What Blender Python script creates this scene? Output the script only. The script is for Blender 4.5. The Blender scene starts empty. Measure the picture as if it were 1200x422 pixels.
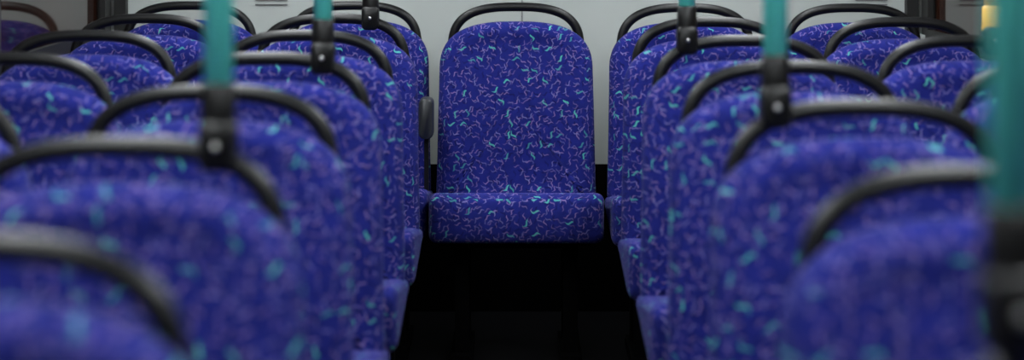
import bpy, math, random
from mathutils import Vector
random.seed(4)
sc = bpy.context.scene
sc.view_settings.view_transform = 'Standard'
sc.view_settings.look = 'None'

# ------------------------------------------------------------ materials
def s2l(c):
    return tuple(((v/255)/12.92 if v/255 <= .04045 else ((v/255+.055)/1.055)**2.4) for v in c)+(1,)

def simple(name, rgb, rough=.5, metal=0, spec=.5, noise=0.0, bump=0.0, nscale=40):
    m = bpy.data.materials.new(name); m.use_nodes = True
    nt = m.node_tree; b = nt.nodes['Principled BSDF']
    b.inputs['Roughness'].default_value = rough
    b.inputs['Metallic'].default_value = metal
    b.inputs['Specular IOR Level'].default_value = spec
    tc = nt.nodes.new('ShaderNodeTexCoord')
    n = nt.nodes.new('ShaderNodeTexNoise'); n.inputs['Scale'].default_value = nscale
    n.inputs['Detail'].default_value = 4
    nt.links.new(tc.outputs['Object'], n.inputs['Vector'])
    r = nt.nodes.new('ShaderNodeValToRGB')
    c = s2l(rgb)
    r.color_ramp.elements[0].color = tuple(v*(1-noise) for v in c[:3])+(1,)
    r.color_ramp.elements[1].color = tuple(min(1, v*(1+noise)) for v in c[:3])+(1,)
    r.color_ramp.elements[0].position = .3; r.color_ramp.elements[1].position = .7
    nt.links.new(n.outputs['Fac'], r.inputs['Fac'])
    nt.links.new(r.outputs['Color'], b.inputs['Base Color'])
    if bump:
        bp = nt.nodes.new('ShaderNodeBump'); bp.inputs['Strength'].default_value = bump
        bp.inputs['Distance'].default_value = .002
        nt.links.new(n.outputs['Fac'], bp.inputs['Height'])
        nt.links.new(bp.outputs['Normal'], b.inputs['Normal'])
    return m

def fabric():
    m = bpy.data.materials.new('moquette_fabric'); m.use_nodes = True
    nt = m.node_tree; N = nt.nodes; Lk = nt.links
    b = N['Principled BSDF']
    b.inputs['Roughness'].default_value = .95
    b.inputs['Specular IOR Level'].default_value = .10
    b.inputs['Sheen Weight'].default_value = .03
    b.inputs['Sheen Roughness'].default_value = .5
    def val(x, sock):
        if isinstance(x, (int, float)): sock.default_value = x
        else: Lk.new(x, sock)
    def M(op, a, b_=0.0, c=0.0):
        n = N.new('ShaderNodeMath'); n.operation = op
        val(a, n.inputs[0]); val(b_, n.inputs[1]); val(c, n.inputs[2])
        return n.outputs[0]
    uv = N.new('ShaderNodeUVMap'); uv.uv_map = 'UVMap'
    oi = N.new('ShaderNodeObjectInfo')
    rnd = M('MULTIPLY', oi.outputs['Random'], 37.0)
    cmb = N.new('ShaderNodeCombineXYZ'); Lk.new(rnd, cmb.inputs[0])
    Lk.new(M('MULTIPLY', rnd, 1.7), cmb.inputs[1])
    add = N.new('ShaderNodeVectorMath'); add.operation = 'ADD'
    Lk.new(uv.outputs[0], add.inputs[0]); Lk.new(cmb.outputs[0], add.inputs[1])
    base = add.outputs[0]
    nz = N.new('ShaderNodeTexNoise'); nz.inputs['Scale'].default_value = 30; nz.inputs['Detail'].default_value = 3
    Lk.new(base, nz.inputs['Vector'])
    ramp = N.new('ShaderNodeValToRGB')
    ramp.color_ramp.elements[0].position = .3; ramp.color_ramp.elements[1].position = .7
    ramp.color_ramp.elements[0].color = s2l((25, 31, 100)); ramp.color_ramp.elements[1].color = s2l((31, 37, 116))
    Lk.new(nz.outputs['Fac'], ramp.inputs['Fac'])
    col = ramp.outputs['Color']
    def layer(col, cell, off, halfL, w, keep, rgb, s_amp, strength, arange=math.pi*2):
        sc_ = N.new('ShaderNodeVectorMath'); sc_.operation = 'MULTIPLY_ADD'
        Lk.new(base, sc_.inputs[0]); sc_.inputs[1].default_value = (1/cell,)*3
        sc_.inputs[2].default_value = (off, off*1.37, 0)
        v = N.new('ShaderNodeTexVoronoi'); v.voronoi_dimensions = '2D'; v.feature = 'F1'
        v.inputs['Scale'].default_value = 1; v.inputs['Randomness'].default_value = .85
        Lk.new(sc_.outputs[0], v.inputs['Vector'])
        d = N.new('ShaderNodeVectorMath'); d.operation = 'SUBTRACT'
        Lk.new(sc_.outputs[0], d.inputs[0]); Lk.new(v.outputs['Position'], d.inputs[1])
        sx = N.new('ShaderNodeSeparateXYZ'); Lk.new(d.outputs[0], sx.inputs[0])
        sr = N.new('ShaderNodeSeparateColor'); Lk.new(v.outputs['Color'], sr.inputs[0])
        a = M('MULTIPLY', M('SUBTRACT', sr.outputs[0], .5), arange)
        ca, sa = M('COSINE', a), M('SINE', a)
        x = M('ADD', M('MULTIPLY', sx.outputs[0], ca), M('MULTIPLY', sx.outputs[1], sa))
        y = M('SUBTRACT', M('MULTIPLY', sx.outputs[1], ca), M('MULTIPLY', sx.outputs[0], sa))
        cur = M('MULTIPLY', M('SUBTRACT', sr.outputs[2], .5), 3.2)
        y = M('ADD', y, M('MULTIPLY', cur, M('MULTIPLY', x, x)))
        y = M('SUBTRACT', y, M('MULTIPLY', M('SINE', M('MULTIPLY', x, 9.0)), s_amp))
        xl = M('DIVIDE', M('ABSOLUTE', x), halfL)
        f = M('ADD', M('DIVIDE', M('ABSOLUTE', y), w), M('POWER', xl, 3.0))
        mr = N.new('ShaderNodeMapRange'); mr.interpolation_type = 'SMOOTHSTEP'
        Lk.new(f, mr.inputs['Value'])
        mr.inputs['From Min'].default_value = 1.3; mr.inputs['From Max'].default_value = .6
        mr.inputs['To Min'].default_value = 0; mr.inputs['To Max'].default_value = strength
        kp = M('LESS_THAN', sr.outputs[1], keep)
        var = M('ADD', M('MULTIPLY', M('FRACT', M('MULTIPLY', sr.outputs[1], 17.3)), .65), .35)
        fac = M('MULTIPLY', M('MULTIPLY', mr.outputs[0], kp), var)
        mx = N.new('ShaderNodeMix'); mx.data_type = 'RGBA'
        Lk.new(fac, mx.inputs['Factor']); Lk.new(col, mx.inputs['A'])
        mx.inputs['B'].default_value = s2l(rgb)
        return mx.outputs['Result']
    col = layer(col, .023, 3.1, .46, .12, .8, (17, 18, 74), .06, .75)
    col = layer(col, .0215, 11.7, .46, .088, .85, (126, 106, 156), .07, .78)
    col = layer(col, .025, 27.3, .43, .078, .8, (116, 112, 168), .08, .70)
    col = layer(col, .031, 53.9, .40, .088, .28, (80, 166, 160), .07, .95, 3.0)
    Lk.new(col, b.inputs['Base Color'])
    fz = N.new('ShaderNodeTexNoise'); fz.inputs['Scale'].default_value = 700
    Lk.new(base, fz.inputs['Vector'])
    bp = N.new('ShaderNodeBump'); bp.inputs['Strength'].default_value = .25; bp.inputs['Distance'].default_value = .001
    Lk.new(fz.outputs['Fac'], bp.inputs['Height']); Lk.new(bp.outputs['Normal'], b.inputs['Normal'])
    return m

M_FAB = fabric()
M_BLK = simple('black_plastic', (10, 10, 11), .42, spec=.36, noise=.15, bump=.1, nscale=200)
M_SHELL = simple('seat_shell_plastic', (14, 14, 16), .6, spec=.3, noise=.1)
M_FRAME = simple('black_steel', (4, 4, 5), .8, spec=.05, noise=.2)
M_ARM = simple('armrest_grey', (44, 46, 50), .45, noise=.1)
M_TEAL = simple('turquoise_pole', (112, 246, 230), .3, noise=.03, bump=.15, nscale=120)
M_YEL = simple('yellow_pole', (235, 185, 60), .35, noise=.04)
M_SCREW = simple('screw_steel', (190, 190, 190), .3, metal=1)
M_WALL = simple('cream_panel', (174, 179, 177), .5, noise=.02, nscale=6)
M_TRIM = simple('grey_trim', (90, 90, 92), .5, noise=.05)
M_RUB = simple('window_rubber', (12, 11, 11), .6)
M_PILLAR = simple('window_pillar', (58, 46, 42), .5, noise=.1)
M_FLOOR = simple('dark_vinyl', (9, 9, 12), .6, spec=.08, noise=.6, nscale=220)
M_CEIL = simple('ceiling_panel', (200, 200, 198), .6, noise=.02)
M_VOID = simple('underseat_dark', (3, 3, 4), .8, spec=.05, noise=.2)  # near-black colour stands in for the darkness beneath the rear seats
M_GLASS = simple('night_glass', (40, 22, 16), .06, spec=.5, noise=.7, nscale=2)
M_LAMP = bpy.data.materials.new('lamp_diffuser'); M_LAMP.use_nodes = True
bb = M_LAMP.node_tree.nodes['Principled BSDF']
bb.inputs['Emission Color'].default_value = (.94, .98, 1, 1); bb.inputs['Emission Strength'].default_value = 28.0

# ------------------------------------------------------------ mesh helpers
def mesh(name, vs, fs, mats, mi=None, uvs=None, smooth=True):
    me = bpy.data.meshes.new(name); me.from_pydata(vs, [], fs)
    for m in mats: me.materials.append(m)
    if mi: me.polygons.foreach_set('material_index', mi)
    me.polygons.foreach_set('use_smooth', [smooth]*len(fs))
    if uvs:
        ul = me.uv_layers.new(name='UVMap')
        for l in me.loops: ul.data[l.index].uv = uvs[l.vertex_index]
    me.update()
    import bmesh
    bm = bmesh.new(); bm.from_mesh(me); bmesh.ops.recalc_face_normals(bm, faces=bm.faces); bm.to_mesh(me); bm.free()
    return me

def obj(name, me, parent=None, loc=(0, 0, 0)):
    o = bpy.data.objects.new(name, me); sc.collection.objects.link(o)
    o.location = loc
    if parent: o.parent = parent
    return o

def boxes(name, bl, mats, bevel=0.0):
    """bl: list of (x0,x1,y0,y1,z0,z1,matindex)"""
    vs, fs, mi = [], [], []
    for (x0, x1, y0, y1, z0, z1, k) in bl:
        n = len(vs)
        vs += [(x0,y0,z0),(x1,y0,z0),(x1,y1,z0),(x0,y1,z0),(x0,y0,z1),(x1,y0,z1),(x1,y1,z1),(x0,y1,z1)]
        for f in [(0,3,2,1),(4,5,6,7),(0,1,5,4),(1,2,6,5),(2,3,7,6),(3,0,4,7)]:
            fs.append(tuple(n+i for i in f)); mi.append(k)
    return mesh(name, vs, fs, mats, mi, smooth=False)

def loft(rings, close_ends=True, uvr=None):
    vs, fs, uv = [], [], []
    n = len(rings[0])
    for k, r in enumerate(rings):
        vs += [tuple(p) for p in r]
        if uvr: uv += uvr[k]
    for k in range(len(rings)-1):
        for i in range(n):
            j = (i+1) % n
            fs.append((k*n+i, k*n+j, (k+1)*n+j, (k+1)*n+i))
    if close_ends:
        fs.append(tuple(range(n))); fs.append(tuple(reversed(range((len(rings)-1)*n, len(rings)*n))))
    return vs, fs, uv

# ------------------------------------------------------------ seat parts
TOP = .925
def backrest():
    W0, W1, zb = .231, .2235, .40
    b, n = .145, 2.7
    zs = TOP-b
    pts = []
    K = 14
    pts += [((W0-.03)*i/8, zb) for i in range(8)]
    pts.append((W0-.03, zb)); pts.append((W0-.008, zb+.008)); pts.append((W0, zb+.03))
    for i in range(1, K+1):
        t = i/(K+1); pts.append((W0+(W1-W0)*t, zb+.03+(zs-zb-.03)*t))
    A = 48
    for i in range(A+1):
        th = math.pi*i/A
        c, s = math.cos(th), math.sin(th)
        pts.append((W1*math.copysign(abs(c)**(2/n), c), zs+b*abs(s)**(2/n)))
    for i in range(K, 0, -1):
        t = i/(K+1); pts.append((-(W0+(W1-W0)*t), zb+.03+(zs-zb-.03)*t))
    pts += [(-W0, zb+.03), (-W0+.008, zb+.008), (-W0+.03, zb)]
    pts += [(-(W0-.03)*i/8, zb) for i in range(7, 0, -1)]
    N = len(pts)
    nor = []
    for i in range(N):
        a, c = Vector(pts[i-1]), Vector(pts[(i+1) % N])
        t = (c-a).normalized(); nor.append(Vector((t.y, -t.x)))
    def inset(d): return [Vector(pts[i])-nor[i]*d for i in range(N)]
    cz = .68
    base_in = inset(.05)
    def lean(z): return -(TOP-z)*.12 - .014*(1-math.cos(max(0, min(1, (TOP-z)/.5))*math.pi*2))*.5
    rings, uvr = [], []
    def add(r2, depth, arc):
        rings.append([(p.x, lean(p.y)+depth(p), p.y) for p in r2])
        uvr.append([(r2[i].x+nor[i].x*arc, r2[i].y+nor[i].y*arc) for i in range(N)])
    bolster = lambda p: -.012*(min(1, abs(p.x)/.2))**3
    for s in (.01, .12, .24, .36, .48, .6, .72, .84, .93, 1.0):
        r = [Vector((p.x*s, cz+(p.y-cz)*s)) for p in base_in]
        add(r, lambda p: -.056+bolster(p), 0)
    for d, dep in ((.035, -.064), (.02, -.061), (.010, -.055), (.004, -.046), (0, -.034)):
        add(inset(d), lambda p, dep=dep: dep, 0 if d > .012 else .01)
    add(inset(0), lambda p: -.010, .03)
    nf = len(rings)-1
    add(inset(.002), lambda p: .000, .04)
    add(inset(.004), lambda p: .006, .04)
    add(inset(.03), lambda p: .022, .04)
    add([Vector((p.x*.6, cz+(p.y-cz)*.6)) for p in base_in], lambda p: .026, .04)
    add([Vector((p.x*.02, cz+(p.y-cz)*.02)) for p in base_in], lambda p: .026, .04)
    vs, fs, uv = loft(rings, True, uvr)
    mi = [0 if k//N < nf else 1 for k in range(len(fs)-2)]+[0, 1]
    return mesh('backrest', vs, fs, [M_FAB, M_SHELL], mi, uv)

def rrect(hw, z0, z1, r, seg=6):
    out = []
    for (cx, cz, a0) in ((hw-r, z0+r, -90), (hw-r, z1-r, 0), (-hw+r, z1-r, 90), (-hw+r, z0+r, 180)):
        for i in range(seg+1):
            a = math.radians(a0+90*i/seg); out.append((cx+r*math.cos(a), cz+r*math.sin(a)))
    return out

def cushion():
    hw = .238
    prof = [(-.05, .0), (-.10, .0), (-.2, 0), (-.3, 0), (-.40, 0), (-.44, 0), (-.465, .0015), (-.482, .006), (-.494, .014), (-.500, .026), (-.502, .038)]
    rings, arcs = [], []
    for k, (y, ins) in enumerate(prof):
        t = (-y-.05)/.45
        zt = .425+.066*t - (.003 if y < -.47 else 0)
        zb = .385-.040*t
        r = rrect(hw-ins*.7, zb+ins*.8, zt-ins, min(.022, (zt-zb)*.45))
        rings.append([(x, y, z) for x, z in r])
        if k == 4:
            s = 0; arcs = [0]
            for i in range(1, len(r)):
                s += math.hypot(r[i][0]-r[i-1][0], r[i][1]-r[i-1][1]); arcs.append(s)
    vs, fs, _ = loft(rings, True)
    n = len(rings[0]); last = rings[-1]
    fs.pop()
    b0 = len(vs)
    cz = sum(p[2] for p in last)/n
    vs += [(p[0]*.97, p[1]-.003, cz+(p[2]-cz)*.8) for p in last]
    vs.append((0, last[0][1]-.004, cz))
    s = (len(rings)-1)*n
    for i in range(n):
        j = (i+1) % n
        fs.append((s+i, s+j, b0+j, b0+i)); fs.append((b0+i, b0+j, b0+n))
    me = mesh('cushion', vs, fs, [M_FAB], None, [(0, 0)]*len(vs))
    ul = me.uv_layers['UVMap']
    for p in me.polygons:
        lat = abs(p.normal.y) < .6
        for li in p.loop_indices:
            vi = me.loops[li].vertex_index
            c = me.vertices[vi].co
            if lat and vi < b0: ul.data[li].uv = (arcs[vi % n]+3, -c.y+7)
            else: ul.data[li].uv = (c.x+5, c.z+5)
    return me

def tube(path, rad, seg=14):
    rings = []
    P = [Vector(p) for p in path]
    up = Vector((0, 1, 0))
    for i, p in enumerate(P):
        t = (P[min(i+1, len(P)-1)]-P[max(i-1, 0)]).normalized()
        a = t.cross(up).normalized(); b = a.cross(t).normalized()
        rings.append([p+a*rad*math.cos(2*math.pi*k/seg)+b*rad*math.sin(2*math.pi*k/seg) for k in range(seg)])
    return loft(rings)[:2]

def handle():
    a, b, n = .188, .125, 2.8
    zt = .967; zs = zt-b
    path = [(a-.012, .005, .70), (a-.006, .002, .76), (a-.001, .0, .81)]
    A = 44
    for i in range(A+1):
        th = math.pi*i/A; c, s = math.cos(th), math.sin(th)
        path.append((a*math.copysign(abs(c)**(2/n), c), -.004, zs+b*abs(s)**(2/n)))
    path += [(-p[0], p[1], p[2]) for p in reversed(path[:3])]
    vs, fs = tube(path, .0132)
    return mesh('grab_handle', vs, fs, [M_BLK])

def frame():
    bl = [(-.20, .20, -.46, -.06, .342, .362, 0),
          (-.20, -.16, -.10, -.05, .36, .50, 0), (.16, .20, -.10, -.05, .36, .50, 0),
          (-.17, -.13, -.36, -.32, .03, .35, 0), (.13, .17, -.36, -.32, .03, .35, 0),
          (-.17, -.13, -.16, -.12, .03, .35, 0), (.13, .17, -.16, -.12, .03, .35, 0),
          (-.18, -.12, -.40, -.08, 0, .03, 0), (.12, .18, -.40, -.08, 0, .03, 0),
          (-.15, .15, -.26, -.22, .30, .342, 0)]
    return boxes('frame', bl, [M_FRAME])

ME_B, ME_C, ME_H, ME_F = backrest(), cushion(), handle(), frame()

def seat(x, y):
    e = bpy.data.objects.new('bus_seat', None); sc.collection.objects.link(e)
    e.location = (x, y, 0); e.empty_display_size = .1
    obj('backrest', ME_B, e); obj('cushion', ME_C, e); obj('grab_handle', ME_H, e)
    obj('frame', ME_F, e)
    return e

LX, LWX, RX, RWX = -.470, -.962, .505, .992
Lrows = [1.66+.70*i for i in range(7)]
Rrows = [1.38]+[2.10+.725*i for i in range(6)]
for d in Lrows: seat(LX, d); seat(LWX, d)
for d in Rrows: seat(RX, d); seat(RWX, d)
centre = seat(.012, 5.78)

# armrest belonging to centre seat
AX, AY = -.257, -.16
rings = []
for y, s in ((-.045, .6), (-.042, .85), (-.032, 1), (.0, 1), (.03, 1), (.042, .85), (.045, .6)):
    rings.append([(x*s, y, .655+(z-.655)*(.9+.1*s)) for x, z in rrect(.021, .60, .715, .016)])
vs, fs, _ = loft(rings)
obj('armrest_pad', mesh('armrest_pad', vs, fs, [M_ARM]), centre, (AX, AY, 0))
obj('armrest_bracket', boxes('armrest_bracket', [(-.006, .006, -.012, .012, .36, .62, 0), (-.006, .08, .02, .04, .36, .38, 0)], [M_BLK]), centre, (AX, AY, 0))

# ------------------------------------------------------------ poles
CEIL = 1.86
def pole(x, y, mat, z0=.955, name='grab_pole'):
    e = bpy.data.objects.new(name, None); sc.collection.objects.link(e); e.location = (x, y, 0)
    r = .0178; seg = 28
    def cyl(nm, prof, m, yo=0):
        rings = [[(rr*math.cos(2*math.pi*k/seg), yo+rr*math.sin(2*math.pi*k/seg), z) for k in range(seg)] for rr, z in prof]
        vs, fs, _ = loft(rings)
        me = mesh(nm, vs, fs, [m]); me.polygons[-1].use_smooth = False; me.polygons[-2].use_smooth = False
        return obj(nm, me, e)
    cyl('tube', [(r, z0+.05), (r, CEIL)], mat)
    cyl('ceiling_flange', [(.02, CEIL-.03), (.035, CEIL-.012), (.035, CEIL)], M_BLK)
    cm = M_BLK if mat is M_TEAL else M_YEL
    cyl('clamp_sleeve', [(.0185, z0+.088), (.0215, z0+.084), (.0218, z0+.05), (.0225, z0+.03), (.0225, z0+.02)][::-1], cm)
    rings = []
    for y_, s in ((-.026, .78), (-.023, .92), (-.016, 1), (.016, 1), (.023, .92), (.026, .78)):
        rings.append([(a*s, y_, (z0+.012)+(z-(z0+.012))*s) for a, z in rrect(.0225, z0-.018, z0+.045, .013)])
    vs, fs, _ = loft(rings); obj('clamp_body', mesh('clamp_body', vs, fs, [M_BLK]), e)
    rings = [[(rr*math.cos(2*math.pi*k/16), yy, z0+.014+rr*math.sin(2*math.pi*k/16)) for k in range(16)] for rr, yy in ((.0045, -.024), (.0045, -.028), (.003, -.0295))]
    vs, fs, _ = loft(rings); obj('screw', mesh('screw', vs, fs, [M_SCREW]), e)
    return e
pole(-.353, Lrows[1], M_TEAL); pole(-.362, Lrows[3], M_TEAL); pole(-.372, Lrows[5], M_TEAL)
pole(.353, Rrows[0], M_TEAL); pole(.379, Rrows[2], M_TEAL); pole(.381, Rrows[4], M_TEAL)
pole(1.045, Rrows[4], M_YEL)

# ------------------------------------------------------------ shell of bus
Y0, Y1 = -1.2, 6.12
XL, XR = -1.235, 1.262
obj('floor', boxes('floor', [(XL-.05, XR+.05, Y0, Y1+.05, -.05, 0, 0)], [M_FLOOR]))
obj('ceiling', boxes('ceiling', [(XL-.05, XR+.05, Y0, Y1+.05, CEIL, CEIL+.05, 0)], [M_CEIL]))
SILL, HEAD = .87, 1.55
for side, xa, xb in (('left', XL-.05, XL), ('right', XR, XR+.05)):
    bl = [(xa, xb, Y0, Y1, 0, SILL, 0), (xa, xb, Y0, Y1, HEAD, CEIL, 0)]
    ys = [-1.2, .25, 1.7, 3.15, 4.6, 5.95]
    for y in ys: bl.append((xa, xb, y, min(Y1, y+.10), SILL, HEAD, 2 if y < 5.9 else 1))
    obj('wall_'+side, boxes('wall_'+side, bl, [M_WALL, M_RUB, M_PILLAR]))
    for i in range(5):
        a, c = ys[i]+.10, ys[i+1]
        xm = (xa+xb)/2
        gl = [(xm-.004, xm+.004, a, c, SILL, HEAD, 0)]
        xi0, xi1 = (xb-.012, xb+.006) if side == 'left' else (xa-.006, xa+.012)
        gl += [(xi0, xi1, a-.015, a+.02, SILL-.015, HEAD+.015, 1), (xi0, xi1, c-.02, c+.015, SILL-.015, HEAD+.015, 1),
               (xi0, xi1, a+.02, c-.02, SILL-.015, SILL+.02, 1), (xi0, xi1, a+.02, c-.02, HEAD-.02, HEAD+.015, 1)]
        obj('window_%d' % (i+1+(5 if side == 'right' else 0)), boxes('window', gl, [M_GLASS, M_RUB]))
RW = [(XL-.05, XR+.05, Y1, Y1+.05, .46, 1.12, 0), (XL-.05, XR+.05, Y1, Y1+.05, 1.6, CEIL, 0),
      (XL-.05, -.75, Y1, Y1+.05, 1.12, 1.6, 0), (.75, XR+.05, Y1, Y1+.05, 1.12, 1.6, 0),
      (XL-.05, XR+.05, Y1, Y1+.05, 0, .46, 1),
      (.030, .033, Y1-.002, Y1, .46, 1.12, 2),
      ]
for x in (-.80, 1.07):
    for k in range(2):
        RW.append((x, x+.10, Y1-.003, Y1, .955+k*.014, .959+k*.014, 2))
obj('wall_rear', boxes('wall_rear', RW, [M_WALL, M_VOID, M_TRIM]))
obj('window_11', boxes('window_rear', [(-.75, .75, Y1+.015, Y1+.025, 1.12, 1.6, 0), (-.77, .77, Y1-.008, Y1+.01, 1.10, 1.13, 1), (-.77, .77, Y1-.008, Y1+.01, 1.59, 1.62, 1),
     (-.77, -.74, Y1-.008, Y1+.01, 1.13, 1.59, 1), (.74, .77, Y1-.008, Y1+.01, 1.13, 1.59, 1)], [M_GLASS, M_RUB]))
obj('wall_front', boxes('wall_front', [(XL-.05, XR+.05, Y0-.05, Y0, 0, .8, 0), (XL-.05, XR+.05, Y0-.05, Y0, 1.7, CEIL, 0)], [M_WALL]))
obj('window_12', boxes('window_front', [(XL-.05, XR+.05, Y0-.04, Y0-.03, .8, 1.7, 0)], [M_GLASS]))
for nm, x in (('trim_1', XL+.02), ('trim_2', XR-.02)):
    obj(nm, boxes(nm, [(x-.018, x+.018, Y1-.04, Y1-.001, .46, CEIL, 0)], [M_RUB]))

# ------------------------------------------------------------ lights
for x in (-.62, .64):
    l = obj('ceiling_light', boxes('ceiling_light', [(x-.07, x+.07, .5, 5.95, CEIL-.022, CEIL-.004, 0), (x-.085, x-.07, .5, 5.95, CEIL-.026, CEIL, 1), (x+.07, x+.085, .5, 5.95, CEIL-.026, CEIL, 1)], [M_LAMP, M_WALL]))
w = bpy.data.worlds.new('w'); sc.world = w; w.use_nodes = True
w.node_tree.nodes['Background'].inputs[0].default_value = (.03, .018, .012, 1)
w.node_tree.nodes['Background'].inputs[1].default_value = .3

# ------------------------------------------------------------ camera
cd = bpy.data.cameras.new('camera'); cam = bpy.data.objects.new('camera', cd); sc.collection.objects.link(cam)
cam.location = (0, 0, 1.25); cam.rotation_euler = (math.radians(90), 0, 0)
cd.sensor_width = 36; cd.lens = 69; cd.shift_y = -.263; cd.clip_start = .02
cd.dof.use_dof = True; cd.dof.focus_distance = 5.55; cd.dof.aperture_fstop = 2.2
sc.camera = cam
